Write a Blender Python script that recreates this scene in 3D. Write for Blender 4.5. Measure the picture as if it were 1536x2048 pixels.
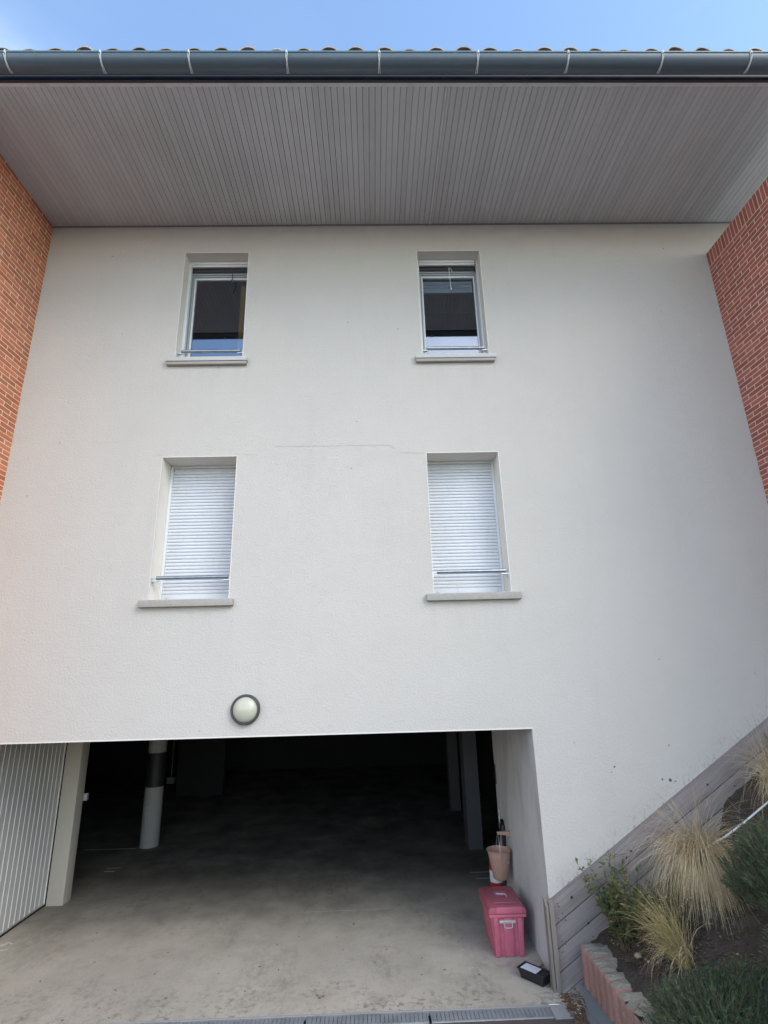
import bpy, bmesh, math, random
from mathutils import Vector, Matrix
from math import sin, cos, pi, radians
random.seed(7)
S = bpy.context.scene
for o in list(bpy.data.objects): bpy.data.objects.remove(o)

# ---------------------------------------------------------------- camera
cam = bpy.data.cameras.new('camera'); co = bpy.data.objects.new('camera', cam); S.collection.objects.link(co)
PIT, YAW, ROL = 0.292666, 0.024496, -0.026611
w = Vector((sin(YAW)*cos(PIT), cos(YAW)*cos(PIT), sin(PIT))); r = Vector((cos(YAW), -sin(YAW), 0)); u = r.cross(w)
r2 = r*cos(ROL)+u*sin(ROL); u2 = -r*sin(ROL)+u*cos(ROL)
M = Matrix((r2, u2, -w)).transposed().to_4x4(); M.translation = Vector((0, -5.8, 2.778)); co.matrix_world = M
cam.sensor_fit = 'HORIZONTAL'; cam.sensor_width = 36; cam.lens = 24.775; cam.clip_start = .05; cam.clip_end = 2000
S.camera = co
S.render.resolution_x = 768; S.render.resolution_y = 1024

# ---------------------------------------------------------------- sky, sun, exposure
SUN_EL, SUN_AZ = radians(38), radians(135)          # azimuth clockwise from +Y (into the wall)
SKY_STRENGTH, SUN_STRENGTH, SUN_ANGLE = 0.15, 0.62, 34
EXPOSURE = 1.4
W = bpy.data.worlds.new('World'); S.world = W; W.use_nodes = True
nt = W.node_tree; nt.nodes.clear()
def N(t, typ, **k):
    n = t.nodes.new(typ)
    for a, b in k.items():
        if a.startswith('i_'): n.inputs[a[2:].replace('_', ' ')].default_value = b
        else: setattr(n, a, b)
    return n
out = N(nt, 'ShaderNodeOutputWorld'); bg = N(nt, 'ShaderNodeBackground'); bg.inputs[1].default_value = SKY_STRENGTH
sky = N(nt, 'ShaderNodeTexSky', sky_type='NISHITA', sun_disc=False, sun_elevation=SUN_EL, sun_rotation=SUN_AZ, altitude=100, air_density=1.25, dust_density=0.5, ozone_density=2.0)
tc = N(nt, 'ShaderNodeTexCoord'); mp = N(nt, 'ShaderNodeMapping'); mp.inputs['Scale'].default_value = (1, 1, 2.6); mp.inputs['Location'].default_value = (1.83, 2.1, .72)
nz = N(nt, 'ShaderNodeTexNoise'); nz.inputs['Scale'].default_value = 1.7; nz.inputs['Detail'].default_value = 7; nz.inputs['Roughness'].default_value = .55
cr = N(nt, 'ShaderNodeValToRGB'); cr.color_ramp.elements[0].position = .47; cr.color_ramp.elements[1].position = .66
sx = N(nt, 'ShaderNodeSeparateXYZ'); mr = N(nt, 'ShaderNodeMapRange'); mr.inputs[1].default_value = .80; mr.inputs[2].default_value = .48; mr.inputs[3].default_value = .01; mr.inputs[4].default_value = .95
mul = N(nt, 'ShaderNodeMath', operation='MULTIPLY'); mix = N(nt, 'ShaderNodeMixRGB'); mix.inputs[2].default_value = (8.5, 8.7, 9.1, 1)
L = nt.links.new
L(tc.outputs['Generated'], mp.inputs[0]); L(mp.outputs[0], nz.inputs[0]); L(nz.outputs[0], cr.inputs[0]); L(tc.outputs['Generated'], sx.inputs[0]); L(sx.outputs[2], mr.inputs[0])
L(cr.outputs[0], mul.inputs[0]); L(mr.outputs[0], mul.inputs[1]); L(mul.outputs[0], mix.inputs[0]); L(sky.outputs[0], mix.inputs[1]); L(mix.outputs[0], bg.inputs[0]); L(bg.outputs[0], out.inputs[0])
sl = bpy.data.lights.new('sun', 'SUN'); sl.energy = SUN_STRENGTH; sl.angle = radians(SUN_ANGLE); sl.color = (1, .89, .76)
so = bpy.data.objects.new('sun', sl); S.collection.objects.link(so)
sd = Vector((sin(SUN_AZ)*cos(SUN_EL), cos(SUN_AZ)*cos(SUN_EL), sin(SUN_EL))); so.rotation_euler = sd.to_track_quat('Z', 'Y').to_euler(); so.location = sd*40
vs = S.view_settings; vs.view_transform = 'Standard'; vs.look = 'None'; vs.exposure = EXPOSURE; vs.gamma = 1; vs.use_curve_mapping = False

# ---------------------------------------------------------------- materials
MAT = {}
def mat(name, col, rough=.7, metal=0, spec=.5, noise=None, bump=None, rnd=None, extra=None, coat=0):
    """noise: list of (scale, strength, color2, lo, hi[, stretch]); bump: list of (scale, strength, distance); rnd: value jitter per object"""
    m = bpy.data.materials.new(name); m.use_nodes = True; t = m.node_tree; b = t.nodes['Principled BSDF']
    b.inputs['Roughness'].default_value = rough; b.inputs['Metallic'].default_value = metal
    b.inputs['Specular IOR Level'].default_value = spec; b.inputs['Coat Weight'].default_value = coat
    geo = N(t, 'ShaderNodeNewGeometry'); P = geo.outputs['Position']
    rgb = N(t, 'ShaderNodeRGB'); rgb.outputs[0].default_value = (*col, 1); c = rgb.outputs[0]
    for k in (noise or []):
        sc, st, c2, lo, hi = k[:5]
        n = N(t, 'ShaderNodeTexNoise'); n.inputs['Scale'].default_value = sc; n.inputs['Detail'].default_value = 6; n.inputs['Roughness'].default_value = .6
        mpp = N(t, 'ShaderNodeMapping'); mpp.inputs['Scale'].default_value = k[5] if len(k) > 5 else (1, 1, 1)
        mpp.inputs['Location'].default_value = (sc*1.37 % 7, sc*.61 % 5, sc*.17 % 3)
        t.links.new(P, mpp.inputs[0]); t.links.new(mpp.outputs[0], n.inputs[0])
        q = N(t, 'ShaderNodeMapRange'); q.inputs[1].default_value = lo; q.inputs[2].default_value = hi; q.inputs[4].default_value = st
        t.links.new(n.outputs[0], q.inputs[0]); mx = N(t, 'ShaderNodeMixRGB'); mx.inputs[2].default_value = (*c2, 1)
        t.links.new(q.outputs[0], mx.inputs[0]); t.links.new(c, mx.inputs[1]); c = mx.outputs[0]
    if rnd:
        oi = N(t, 'ShaderNodeObjectInfo'); q = N(t, 'ShaderNodeMapRange'); q.inputs[3].default_value = 1-rnd; q.inputs[4].default_value = 1+rnd
        t.links.new(oi.outputs['Random'], q.inputs[0]); hs = N(t, 'ShaderNodeHueSaturation'); t.links.new(q.outputs[0], hs.inputs['Value']); t.links.new(c, hs.inputs['Color']); c = hs.outputs[0]
    if extra: c = extra(t, P, c)
    t.links.new(c, b.inputs['Base Color'])
    nrm = None
    for sc, st, dist in (bump or []):
        n = N(t, 'ShaderNodeTexNoise'); n.inputs['Scale'].default_value = sc; n.inputs['Detail'].default_value = 4
        t.links.new(P, n.inputs[0]); bp = N(t, 'ShaderNodeBump'); bp.inputs['Strength'].default_value = st; bp.inputs['Distance'].default_value = dist
        t.links.new(n.outputs[0], bp.inputs['Height'])
        if nrm: t.links.new(nrm, bp.inputs['Normal'])
        nrm = bp.outputs[0]
    if nrm: t.links.new(nrm, b.inputs['Normal'])
    MAT[name] = m; return m

def mnode(t, op, a, b=None, c=None, clamp=False):
    n = N(t, 'ShaderNodeMath', operation=op); n.use_clamp = clamp
    for i, v in enumerate((a, b, c)):
        if v is None: continue
        if isinstance(v, (int, float)): n.inputs[i].default_value = v
        else: t.links.new(v, n.inputs[i])
    return n.outputs[0]
def nfac(t, P, scale, lo, hi, stretch=(1, 1, 1), loc=(0, 0, 0), detail=6):
    n = N(t, 'ShaderNodeTexNoise'); n.inputs['Scale'].default_value = scale; n.inputs['Detail'].default_value = detail; n.inputs['Roughness'].default_value = .62
    mpp = N(t, 'ShaderNodeMapping'); mpp.inputs['Scale'].default_value = stretch; mpp.inputs['Location'].default_value = loc
    t.links.new(P, mpp.inputs[0]); t.links.new(mpp.outputs[0], n.inputs[0])
    q = N(t, 'ShaderNodeMapRange'); q.inputs[1].default_value = lo; q.inputs[2].default_value = hi; t.links.new(n.outputs[0], q.inputs[0]); return q.outputs[0]
def mixc(t, f, c, c2):
    mx = N(t, 'ShaderNodeMixRGB'); mx.inputs[2].default_value = (*c2, 1); t.links.new(f, mx.inputs[0]); t.links.new(c, mx.inputs[1]); return mx.outputs[0]
def wall_dirt_tones(t, P, c):
    s = N(t, 'ShaderNodeSeparateXYZ'); t.links.new(P, s.inputs[0]); X, Z = s.outputs[0], s.outputs[2]
    # soil splashes just above the sloping boards
    line = mnode(t, 'MULTIPLY_ADD', X, .625, .68-.625*1.618); d = mnode(t, 'SUBTRACT', Z, line)
    f = mnode(t, 'SUBTRACT', 1, mnode(t, 'DIVIDE', d, .20), clamp=True)
    f = mnode(t, 'MULTIPLY', f, mnode(t, 'GREATER_THAN', X, 1.58))
    n = nfac(t, P, 34, .53, .66, (1, 1, .6))
    c = mixc(t, mnode(t, 'MULTIPLY', mnode(t, 'MULTIPLY', f, n), .6), c, (.16, .14, .115))
    # run-off streaks beneath the four sills
    for x0, x1, z0 in ((-2.55, -1.48, 6.46), (.6, 1.6, 6.46), (-2.55, -1.48, 3.49), (.6, 1.62, 3.49)):
        dd = mnode(t, 'SUBTRACT', z0, Z); g = mnode(t, 'SUBTRACT', 1, mnode(t, 'DIVIDE', dd, .55), clamp=True)
        g = mnode(t, 'MULTIPLY', g, mnode(t, 'GREATER_THAN', dd, 0)); g = mnode(t, 'MULTIPLY', g, mnode(t, 'GREATER_THAN', X, x0)); g = mnode(t, 'MULTIPLY', g, mnode(t, 'LESS_THAN', X, x1))
        g = mnode(t, 'MULTIPLY', g, nfac(t, P, 9, .45, .8, (1, 1, .06)))
        c = mixc(t, mnode(t, 'MULTIPLY', g, .22), c, (.34, .31, .27))
    c = mixc(t, mnode(t, 'MULTIPLY', nfac(t, P, 1.3, .50, .72, (1, 1, .5), (3, 0, 5)), .16), c, (.44, .43, .41))
    c = mixc(t, mnode(t, 'MULTIPLY', nfac(t, P, 5, .55, .75, (1, 1, .10), (1, 0, 2)), .13), c, (.40, .38, .35))
    tp = mnode(t, 'DIVIDE', mnode(t, 'SUBTRACT', Z, 8.25), .4, clamp=True)      # patchy tone, darker towards the eaves
    c = mixc(t, mnode(t, 'MULTIPLY', mnode(t, 'MULTIPLY', tp, nfac(t, P, 3, .35, .6, (1, 1, 2))), .35), c, (.38, .37, .35))
    # sparse specks
    v = N(t, 'ShaderNodeTexVoronoi'); v.inputs['Scale'].default_value = 2.3; t.links.new(P, v.inputs[0])
    sp = mnode(t, 'LESS_THAN', v.outputs['Distance'], .028)
    c = mixc(t, mnode(t, 'MULTIPLY', sp, .45), c, (.18, .16, .14))
    return c
mat('plaster', (.53, .505, .468), .92, spec=.25, noise=[(.55, .30, (.465, .455, .43), .35, .7), (3.2, .26, (.49, .465, .42), .45, .75), (60, .22, (.46, .445, .42), .5, .7)],
    bump=[(9, .16, .02), (42, .45, .010), (110, .8, .006)], extra=wall_dirt_tones)
mat('plaster_reveal', (.70, .675, .62), .9, spec=.25, noise=[(4, .2, (.58, .55, .49), .45, .7)], bump=[(60, .5, .008)])
mat('jamb_plaster', (.60, .59, .575), .9, spec=.25, noise=[(2.6, .55, (.36, .35, .34), .45, .72, (1, 1.4, .5)), (9, .4, (.33, .30, .25), .55, .75, (1, 1, .3))], bump=[(50, .5, .008)])
mat('bead', (.66, .64, .60), .6)
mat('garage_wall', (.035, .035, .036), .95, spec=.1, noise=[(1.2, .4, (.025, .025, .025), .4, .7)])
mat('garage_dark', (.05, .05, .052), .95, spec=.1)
mat('brick_orange', (.50, .185, .10), .88, spec=.2, noise=[(7, .6, (.42, .115, .065), .42, .62), (60, .35, (.60, .22, .12), .5, .7)], bump=[(120, .4, .004)], rnd=.2)
mat('brick_red', (.36, .115, .09), .88, spec=.2, noise=[(7, .6, (.34, .10, .08), .42, .62), (60, .35, (.49, .18, .14), .5, .7)], bump=[(120, .4, .004)], rnd=.2)
mat('mortar', (.72, .60, .45), .95, spec=.1, noise=[(20, .3, (.60, .50, .38), .4, .7)])
mat('mortar_grey', (.60, .53, .46), .95, spec=.1, noise=[(20, .3, (.50, .44, .38), .4, .7)])
mat('soffit', (.505, .515, .53), .55, noise=[(.9, .4, (.41, .42, .435), .4, .65), (4, .25, (.42, .40, .38), .55, .75, (1, .3, 1))], rnd=.05)
mat('soffit_gap', (.16, .16, .165), .9)
mat('soffit_back', (.20, .195, .19), .9)
mat('soffit_trim', (.60, .58, .56), .55, noise=[(6, .35, (.30, .29, .27), .5, .65, (1, 1, 1))])
mat('gutter', (.075, .105, .135), .36, spec=.5, noise=[(2.5, .35, (.10, .125, .15), .5, .7), (30, .12, (.25, .27, .29), .62, .7, (.2, 1, 1))], bump=[(1.5, .15, .02)])
mat('gutter_edge', (.10, .20, .23), .3)
mat('fascia', (.018, .022, .035), .55)
mat('galvanised', (.62, .64, .64), .42, metal=.75, noise=[(25, .5, (.42, .44, .45), .4, .65)])
mat('clip_plastic', (.50, .54, .55), .35)
mat('tile_clay', (.46, .36, .27), .9, spec=.2, noise=[(9, .6, (.20, .15, .115), .4, .65), (30, .35, (.42, .38, .31), .55, .7)], bump=[(40, .4, .006)], rnd=.2)
mat('window_frame', (.66, .68, .69), .38)
mat('frame_grey', (.34, .36, .385), .4)
mat('frame_dark', (.04, .042, .048), .5)
mat('shutter', (.60, .62, .65), .42, noise=[(3, .25, (.50, .51, .53), .45, .7), (18, .3, (.42, .41, .39), .55, .75, (1, 1, .3))])
mat('sill', (.34, .325, .30), .85, noise=[(9, .45, (.29, .275, .25), .42, .66, (1, 1, 2)), (45, .25, (.53, .51, .48), .5, .7)], bump=[(50, .4, .006)])
mat('sill_light', (.50, .495, .485), .7, noise=[(10, .35, (.42, .41, .40), .45, .66)])
mat('steel_rail', (.34, .37, .40), .30, metal=.9, noise=[(14, .4, (.5, .52, .54), .45, .6)])
mat('curtain', (.75, .50, .12), .8)
mat('blind', (.80, .92, .97), .7)
mat('cord_white', (.8, .8, .76), .5); mat('cord_dark', (.01, .01, .02), .5)
mat('interior', (.03, .03, .034), .9)
mat('lamp_glass', (.47, .47, .37), .22, spec=.5, coat=.3)
mat('lamp_ring', (.055, .055, .065), .38)
mat('door_white', (.47, .47, .46), .45, noise=[(4, .3, (.36, .36, .34), .42, .68, (1, 1, .3))])
mat('door_seam', (.74, .74, .70), .4)
mat('rubber', (.012, .012, .013), .6)
def floor_marks_shade(t, P, c):
    s = N(t, 'ShaderNodeSeparateXYZ'); t.links.new(P, s.inputs[0]); Y = s.outputs[1]
    f = mnode(t, 'SUBTRACT', 1, mnode(t, 'DIVIDE', mnode(t, 'ADD', Y, .25), .75), clamp=True)
    f = mnode(t, 'MULTIPLY', f, nfac(t, P, 16, .50, .60, (1, 1, 1), (3, 1, 0)))
    c = mixc(t, mnode(t, 'MULTIPLY', mnode(t, 'MULTIPLY', f, nfac(t, P, 1.9, .42, .58)), .75), c, (.15, .14, .115))
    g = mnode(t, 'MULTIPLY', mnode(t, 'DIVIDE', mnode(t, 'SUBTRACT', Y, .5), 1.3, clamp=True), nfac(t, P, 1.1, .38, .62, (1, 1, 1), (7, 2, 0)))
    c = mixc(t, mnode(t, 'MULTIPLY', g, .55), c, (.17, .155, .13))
    w1 = mnode(t, 'MULTIPLY', nfac(t, P, 1.6, .52, .60, (1, .35, 1), (5, 5, 0)), nfac(t, P, 20, .42, .58, (1, .5, 1)))
    c = mixc(t, mnode(t, 'MULTIPLY', w1, .3), c, (.14, .12, .10))
    w2 = nfac(t, P, 2.6, .60, .66, (1, 1, 1), (9, 4, 0)); c = mixc(t, mnode(t, 'MULTIPLY', w2, .28), c, (.26, .19, .13))
    v = N(t, 'ShaderNodeTexVoronoi'); v.inputs['Scale'].default_value = 3.1; t.links.new(P, v.inputs[0])
    c = mixc(t, mnode(t, 'MULTIPLY', mnode(t, 'LESS_THAN', v.outputs['Distance'], .05), .6), c, (.08, .075, .07))
    h = mnode(t, 'DIVIDE', mnode(t, 'SUBTRACT', Y, 1.5), 1.7, clamp=True)       # shade of the hall painted into the floor colour, deeper inwards
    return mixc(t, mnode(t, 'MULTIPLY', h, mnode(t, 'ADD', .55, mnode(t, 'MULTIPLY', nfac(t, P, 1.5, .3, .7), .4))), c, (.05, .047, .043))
mat('concrete_floor', (.50, .455, .37), .8, spec=.3, noise=[(.8, .6, (.36, .33, .265), .40, .62), (3.3, .45, (.33, .30, .245), .48, .66), (14, .35, (.34, .32, .27), .52, .66), (70, .3, (.62, .59, .53), .5, .66)], bump=[(30, .25, .01)], extra=floor_marks_shade)
mat('concrete', (.36, .355, .34), .88, spec=.2, noise=[(4, .4, (.26, .255, .24), .4, .68), (40, .25, (.44, .43, .42), .5, .7)], bump=[(35, .3, .008)])
mat('column_concrete', (.30, .30, .29), .85, noise=[(3, .35, (.22, .22, .21), .42, .7)])
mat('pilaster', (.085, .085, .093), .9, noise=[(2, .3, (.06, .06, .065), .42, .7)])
mat('pillar', (.46, .43, .365), .85, noise=[(2.2, .35, (.40, .385, .35), .42, .68, (1, 1, .3))])
mat('drain', (.30, .325, .34), .6, metal=.25, noise=[(6, .5, (.155, .165, .17), .42, .66), (35, .3, (.27, .28, .28), .5, .7)], bump=[(60, .3, .003)])
mat('asphalt', (.10, .088, .085), .93, noise=[(90, .6, (.20, .18, .17), .55, .7), (3, .4, (.12, .09, .08), .4, .7)], bump=[(90, .8, .01)])
mat('ground', (.36, .32, .26), .95, noise=[(.15, .5, (.12, .15, .07), .45, .6), (4, .4, (.22, .20, .17), .45, .7)])
mat('road_paint', (.62, .60, .54), .7, noise=[(30, .5, (.36, .34, .31), .45, .62)])
mat('pink_plastic', (.55, .14, .20), .42, noise=[(3, .45, (.43, .085, .12), .42, .62), (14, .3, (.60, .25, .30), .5, .7), (40, .3, (.30, .13, .12), .6, .72)], bump=[(4, .1, .01)])
mat('pink_faded', (.40, .105, .135), .55, noise=[(5, .4, (.33, .085, .11), .42, .68)])
mat('latch_grey', (.55, .53, .50), .5, noise=[(60, .5, (.25, .24, .22), .5, .6)])
mat('bucket', (.44, .265, .205), .55, noise=[(6, .35, (.50, .33, .25), .42, .68)])
mat('red_paint', (.42, .022, .018), .35)
mat('black_plastic', (.016, .016, .022), .38)
mat('paper', (.72, .74, .78), .8)
def wood_grain(t, P, c):
    # coordinates turned to run along the sloping boards
    mpp = N(t, 'ShaderNodeMapping'); mpp.inputs['Rotation'].default_value = (0, radians(32), 0); t.links.new(P, mpp.inputs[0])
    f = nfac(t, mpp.outputs[0], 9, .42, .66, (.25, 1, 7)); c = mixc(t, mnode(t, 'MULTIPLY', f, .55), c, (.165, .155, .16))
    f = nfac(t, mpp.outputs[0], 3, .5, .75, (.4, 1, 3), (4, 0, 2)); c = mixc(t, mnode(t, 'MULTIPLY', f, .5), c, (.235, .175, .16))
    f = nfac(t, mpp.outputs[0], 2.3, .55, .75, (.5, 1, 2), (1, 0, 6)); c = mixc(t, mnode(t, 'MULTIPLY', f, .4), c, (.15, .17, .15))
    return c
mat('weathered_wood', (.275, .243, .228), .85, spec=.2, extra=wood_grain, bump=[(30, .3, .005)], rnd=.06)
mat('post_wood', (.27, .24, .215), .85, spec=.2, noise=[(7, .6, (.15, .125, .11), .4, .66, (3, 3, .3)), (3, .4, (.30, .22, .185), .5, .7, (1, 1, .5))])
mat('knot', (.045, .033, .03), .8)
mat('palisade', (.34, .20, .162), .92, spec=.15, noise=[(4, .5, (.24, .145, .12), .42, .66, (2, 2, .5)), (30, .45, (.40, .26, .21), .5, .7), (12, .35, (.18, .14, .12), .6, .75)], bump=[(45, .6, .012)], rnd=.08)
mat('palisade_top', (.27, .25, .20), .95, noise=[(9, .6, (.15, .145, .11), .42, .66), (40, .4, (.38, .36, .31), .5, .68)], bump=[(25, .8, .02)])
mat('slab_grey', (.20, .215, .22), .85, noise=[(5, .5, (.145, .165, .17), .42, .66)], bump=[(30, .3, .008)])
mat('soil', (.045, .036, .028), .97, noise=[(9, .6, (.085, .066, .05), .45, .62), (50, .6, (.14, .12, .09), .58, .7)], bump=[(25, 1, .03), (90, .8, .01)])
mat('leaf_dead', (.20, .12, .065), .85, rnd=.3, noise=[(25, .7, (.09, .055, .035), .42, .62)])
mat('grass_straw', (.60, .50, .32), .8, spec=.2, noise=[(7, .75, (.30, .20, .075), .40, .62), (16, .5, (.62, .54, .37), .5, .68)])
mat('grass_olive', (.26, .21, .085), .8, noise=[(12, .6, (.38, .29, .13), .42, .62), (5, .5, (.14, .15, .05), .5, .7)])
mat('grass_green', (.16, .17, .05), .8, noise=[(12, .6, (.27, .20, .07), .42, .62)])
mat('leaf_green', (.05, .09, .03), .6, noise=[(18, .7, (.12, .155, .055), .42, .62), (6, .4, (.17, .14, .05), .56, .72)])
mat('rosemary', (.028, .07, .032), .65, noise=[(12, .7, (.07, .125, .05), .45, .64), (5, .5, (.018, .042, .026), .42, .66)])
mat('twig', (.12, .085, .055), .85)
mat('pipe_white', (.62, .66, .66), .5)
mat('stone_pale', (.33, .27, .19), .9, noise=[(30, .4, (.3, .25, .18), .45, .65)])
mat('sign_red', (.10, .03, .032), .5)
g = bpy.data.materials.new('glass'); g.use_nodes = True; t = g.node_tree; t.nodes.remove(t.nodes['Principled BSDF'])
gl = N(t, 'ShaderNodeBsdfGlossy'); gl.inputs['Roughness'].default_value = .015; gl.inputs['Color'].default_value = (.80, .88, 1, 1)
tr = N(t, 'ShaderNodeBsdfTransparent'); tr.inputs[0].default_value = (.7, .72, .75, 1); ms = N(t, 'ShaderNodeMixShader'); fr = N(t, 'ShaderNodeFresnel'); fr.inputs[0].default_value = 3.0
t.links.new(fr.outputs[0], ms.inputs[0]); t.links.new(tr.outputs[0], ms.inputs[1]); t.links.new(gl.outputs[0], ms.inputs[2]); t.links.new(ms.outputs[0], t.nodes['Material Output'].inputs[0]); MAT['glass'] = g

# ---------------------------------------------------------------- helpers
ORG = {}
class MB:
    def __init__(s): s.v = []; s.f = []
    def add(s, vs, fs):
        n = len(s.v); s.v += [tuple(x) for x in vs]; s.f += [tuple(i+n for i in q) for q in fs]; return s
    def box(s, x0, x1, y0, y1, z0, z1):
        return s.add([(x0,y0,z0),(x1,y0,z0),(x1,y1,z0),(x0,y1,z0),(x0,y0,z1),(x1,y0,z1),(x1,y1,z1),(x0,y1,z1)],
                     [(0,3,2,1),(4,5,6,7),(0,1,5,4),(1,2,6,5),(2,3,7,6),(3,0,4,7)])
    def prism_y(s, pts, y0, y1):          # pts in (x,z), counter-clockwise seen from -Y
        n = len(pts); vs = [(x,y0,z) for x,z in pts]+[(x,y1,z) for x,z in pts]
        return s.add(vs, [tuple(range(n)), tuple(range(2*n-1, n-1, -1))]+[((i+1)%n, i, i+n, (i+1)%n+n) for i in range(n)])
    def prism_z(s, pts, z0, z1, top=None):
        n = len(pts); tp = top or pts; vs = [(x,y,z0) for x,y in pts]+[(x,y,z1) for x,y in tp]
        return s.add(vs, [tuple(range(n-1,-1,-1)), tuple(range(n, 2*n))]+[(i, (i+1)%n, (i+1)%n+n, i+n) for i in range(n)])
    def prism_x(s, pts, x0, x1, closed=True, caps=True):
        n = len(pts); vs = [(x0,y,z) for y,z in pts]+[(x1,y,z) for y,z in pts]
        fs = [(i, (i+1)%n, (i+1)%n+n, i+n) for i in range(n if closed else n-1)]
        if caps and closed: fs += [tuple(range(n-1,-1,-1)), tuple(range(n, 2*n))]
        return s.add(vs, fs)
    def tube(s, path, rad, seg=8, caps=True):
        path = [Vector(p) for p in path]; rs = rad if isinstance(rad, (list, tuple)) else [rad]*len(path)
        base = len(s.v); up = Vector((0,0,1)); prev = None
        for i, p in enumerate(path):
            d = (path[min(i+1,len(path)-1)]-path[max(i-1,0)]).normalized()
            a = prev - d*prev.dot(d) if prev else d.cross(up if abs(d.z) < .9 else Vector((1,0,0)))
            a.normalize(); prev = a; b = d.cross(a)
            for k in range(seg): an = 2*pi*k/seg; s.v.append(tuple(p+(a*cos(an)+b*sin(an))*rs[i]))
        for i in range(len(path)-1):
            for k in range(seg):
                A = base+i*seg+k; B = base+i*seg+(k+1)%seg; s.f.append((A, B, B+seg, A+seg))
        if caps:
            s.f.append(tuple(base+k for k in range(seg-1,-1,-1))); e = base+(len(path)-1)*seg; s.f.append(tuple(e+k for k in range(seg)))
        return s
    def lathe(s, prof, c, axis='z', seg=32, cap0=False, cap1=False):   # prof: (r, h)
        base = len(s.v)
        for rr, h in prof:
            for k in range(seg):
                a = 2*pi*k/seg
                if axis == 'z': s.v.append((c[0]+rr*cos(a), c[1]+rr*sin(a), c[2]+h))
                else: s.v.append((c[0]+rr*cos(a), c[1]-h, c[2]+rr*sin(a)))
        for i in range(len(prof)-1):
            for k in range(seg):
                A = base+i*seg+k; B = base+i*seg+(k+1)%seg; s.f.append((A, B, B+seg, A+seg))
        if cap0: s.f.append(tuple(base+k for k in range(seg-1,-1,-1)))
        if cap1: e = base+(len(prof)-1)*seg; s.f.append(tuple(e+k for k in range(seg)))
        return s
    def mesh(s, name, m, origin=(0,0,0), smooth=False):
        me = bpy.data.meshes.new(name); o = Vector(origin)
        me.from_pydata([tuple(Vector(p)-o) for p in s.v], [], s.f); me.materials.append(MAT[m] if isinstance(m, str) else m)
        if smooth:
            me.polygons.foreach_set('use_smooth', [True]*len(me.polygons))
        me.validate(); me.update(); return me
def place(name, me, parent, origin):
    o = bpy.data.objects.new(name, me); S.collection.objects.link(o)
    po = ORG[parent.name] if parent else Vector((0,0,0)); o.parent = parent
    o.location = Vector(origin)-po; ORG[o.name] = Vector(origin); return o
def obj(name, mb, m, parent=None, origin=None, smooth=False, bevel=0, label=None, kind=None, auto=False):
    if origin is None: origin = ORG[parent.name] if parent else (0,0,0)
    me = mb.mesh(name, m, origin, smooth)
    if bevel:
        bm = bmesh.new(); bm.from_mesh(me); bmesh.ops.recalc_face_normals(bm, faces=bm.faces)
        bmesh.ops.bevel(bm, geom=[e for e in bm.edges if len(e.link_faces) == 2 and e.calc_face_angle(0) > .6], offset=bevel, segments=2, affect='EDGES', profile=.6, clamp_overlap=True)
        bm.to_mesh(me); bm.free()
    if auto or bevel or smooth:
        me.polygons.foreach_set('use_smooth', [True]*len(me.polygons))
        me.set_sharp_from_angle(angle=radians(38))
    o = place(name, me, parent, origin)
    if label: o['label'] = label
    if kind: o['kind'] = kind
    return o
def thing(name, label, cat, loc, group=None):
    o = bpy.data.objects.new(name, None); S.collection.objects.link(o); o.location = loc; ORG[o.name] = Vector(loc); o.empty_display_size = .1
    o['label'] = label; o['category'] = cat
    if group: o['group'] = group
    return o
def tag(o, label, cat, group=None):
    o['label'] = label; o['category'] = cat
    if group: o['group'] = group
    return o
def holed(xs, zs, holes, y, flip=False):
    """flat wall sheet at depth y with rectangular holes (x0,x1,z0,z1)"""
    xs = sorted(set(xs+[h[0] for h in holes]+[h[1] for h in holes])); zs = sorted(set(zs+[h[2] for h in holes]+[h[3] for h in holes]))
    idx = {}; mb = MB()
    def vi(i, j):
        if (i, j) not in idx: idx[(i, j)] = len(mb.v); mb.v.append((xs[i], y, zs[j]))
        return idx[(i, j)]
    for i in range(len(xs)-1):
        for j in range(len(zs)-1):
            cx, cz = (xs[i]+xs[i+1])/2, (zs[j]+zs[j+1])/2
            if any(h[0] < cx < h[1] and h[2] < cz < h[3] for h in holes): continue
            mb.f.append((vi(i,j), vi(i+1,j), vi(i+1,j+1), vi(i,j+1)))
    return mb

# ---------------------------------------------------------------- ground
gm = MB()
obj('ground', MB().add([(-900,-900,1.02),(900,-900,1.02),(900,-7,1.02),(-900,-7,1.02)], [(0,1,2,3)]), 'ground', kind='structure')
obj('driveway_ramp', MB().add([(-9,-.415,-.012),(1.72,-.415,-.012),(1.72,-7,1.06),(-9,-7,1.06),(-9,-30,1.06),(6,-30,1.06),(6,-7,1.06)],
    [(0,3,2,1),(3,4,5,6,2)]), 'asphalt', kind='structure')
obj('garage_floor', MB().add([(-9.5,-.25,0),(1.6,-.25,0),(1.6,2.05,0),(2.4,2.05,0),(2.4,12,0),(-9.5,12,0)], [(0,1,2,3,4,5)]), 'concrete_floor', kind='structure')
obj('floor_edge', MB().box(-9.5,1.44,-.266,-.25,-.1,.001), 'concrete', kind='structure')
obj('pavement', MB().box(1.44,1.66,-.44,-.25,-.1,-.002), 'concrete', kind='structure')

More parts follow.
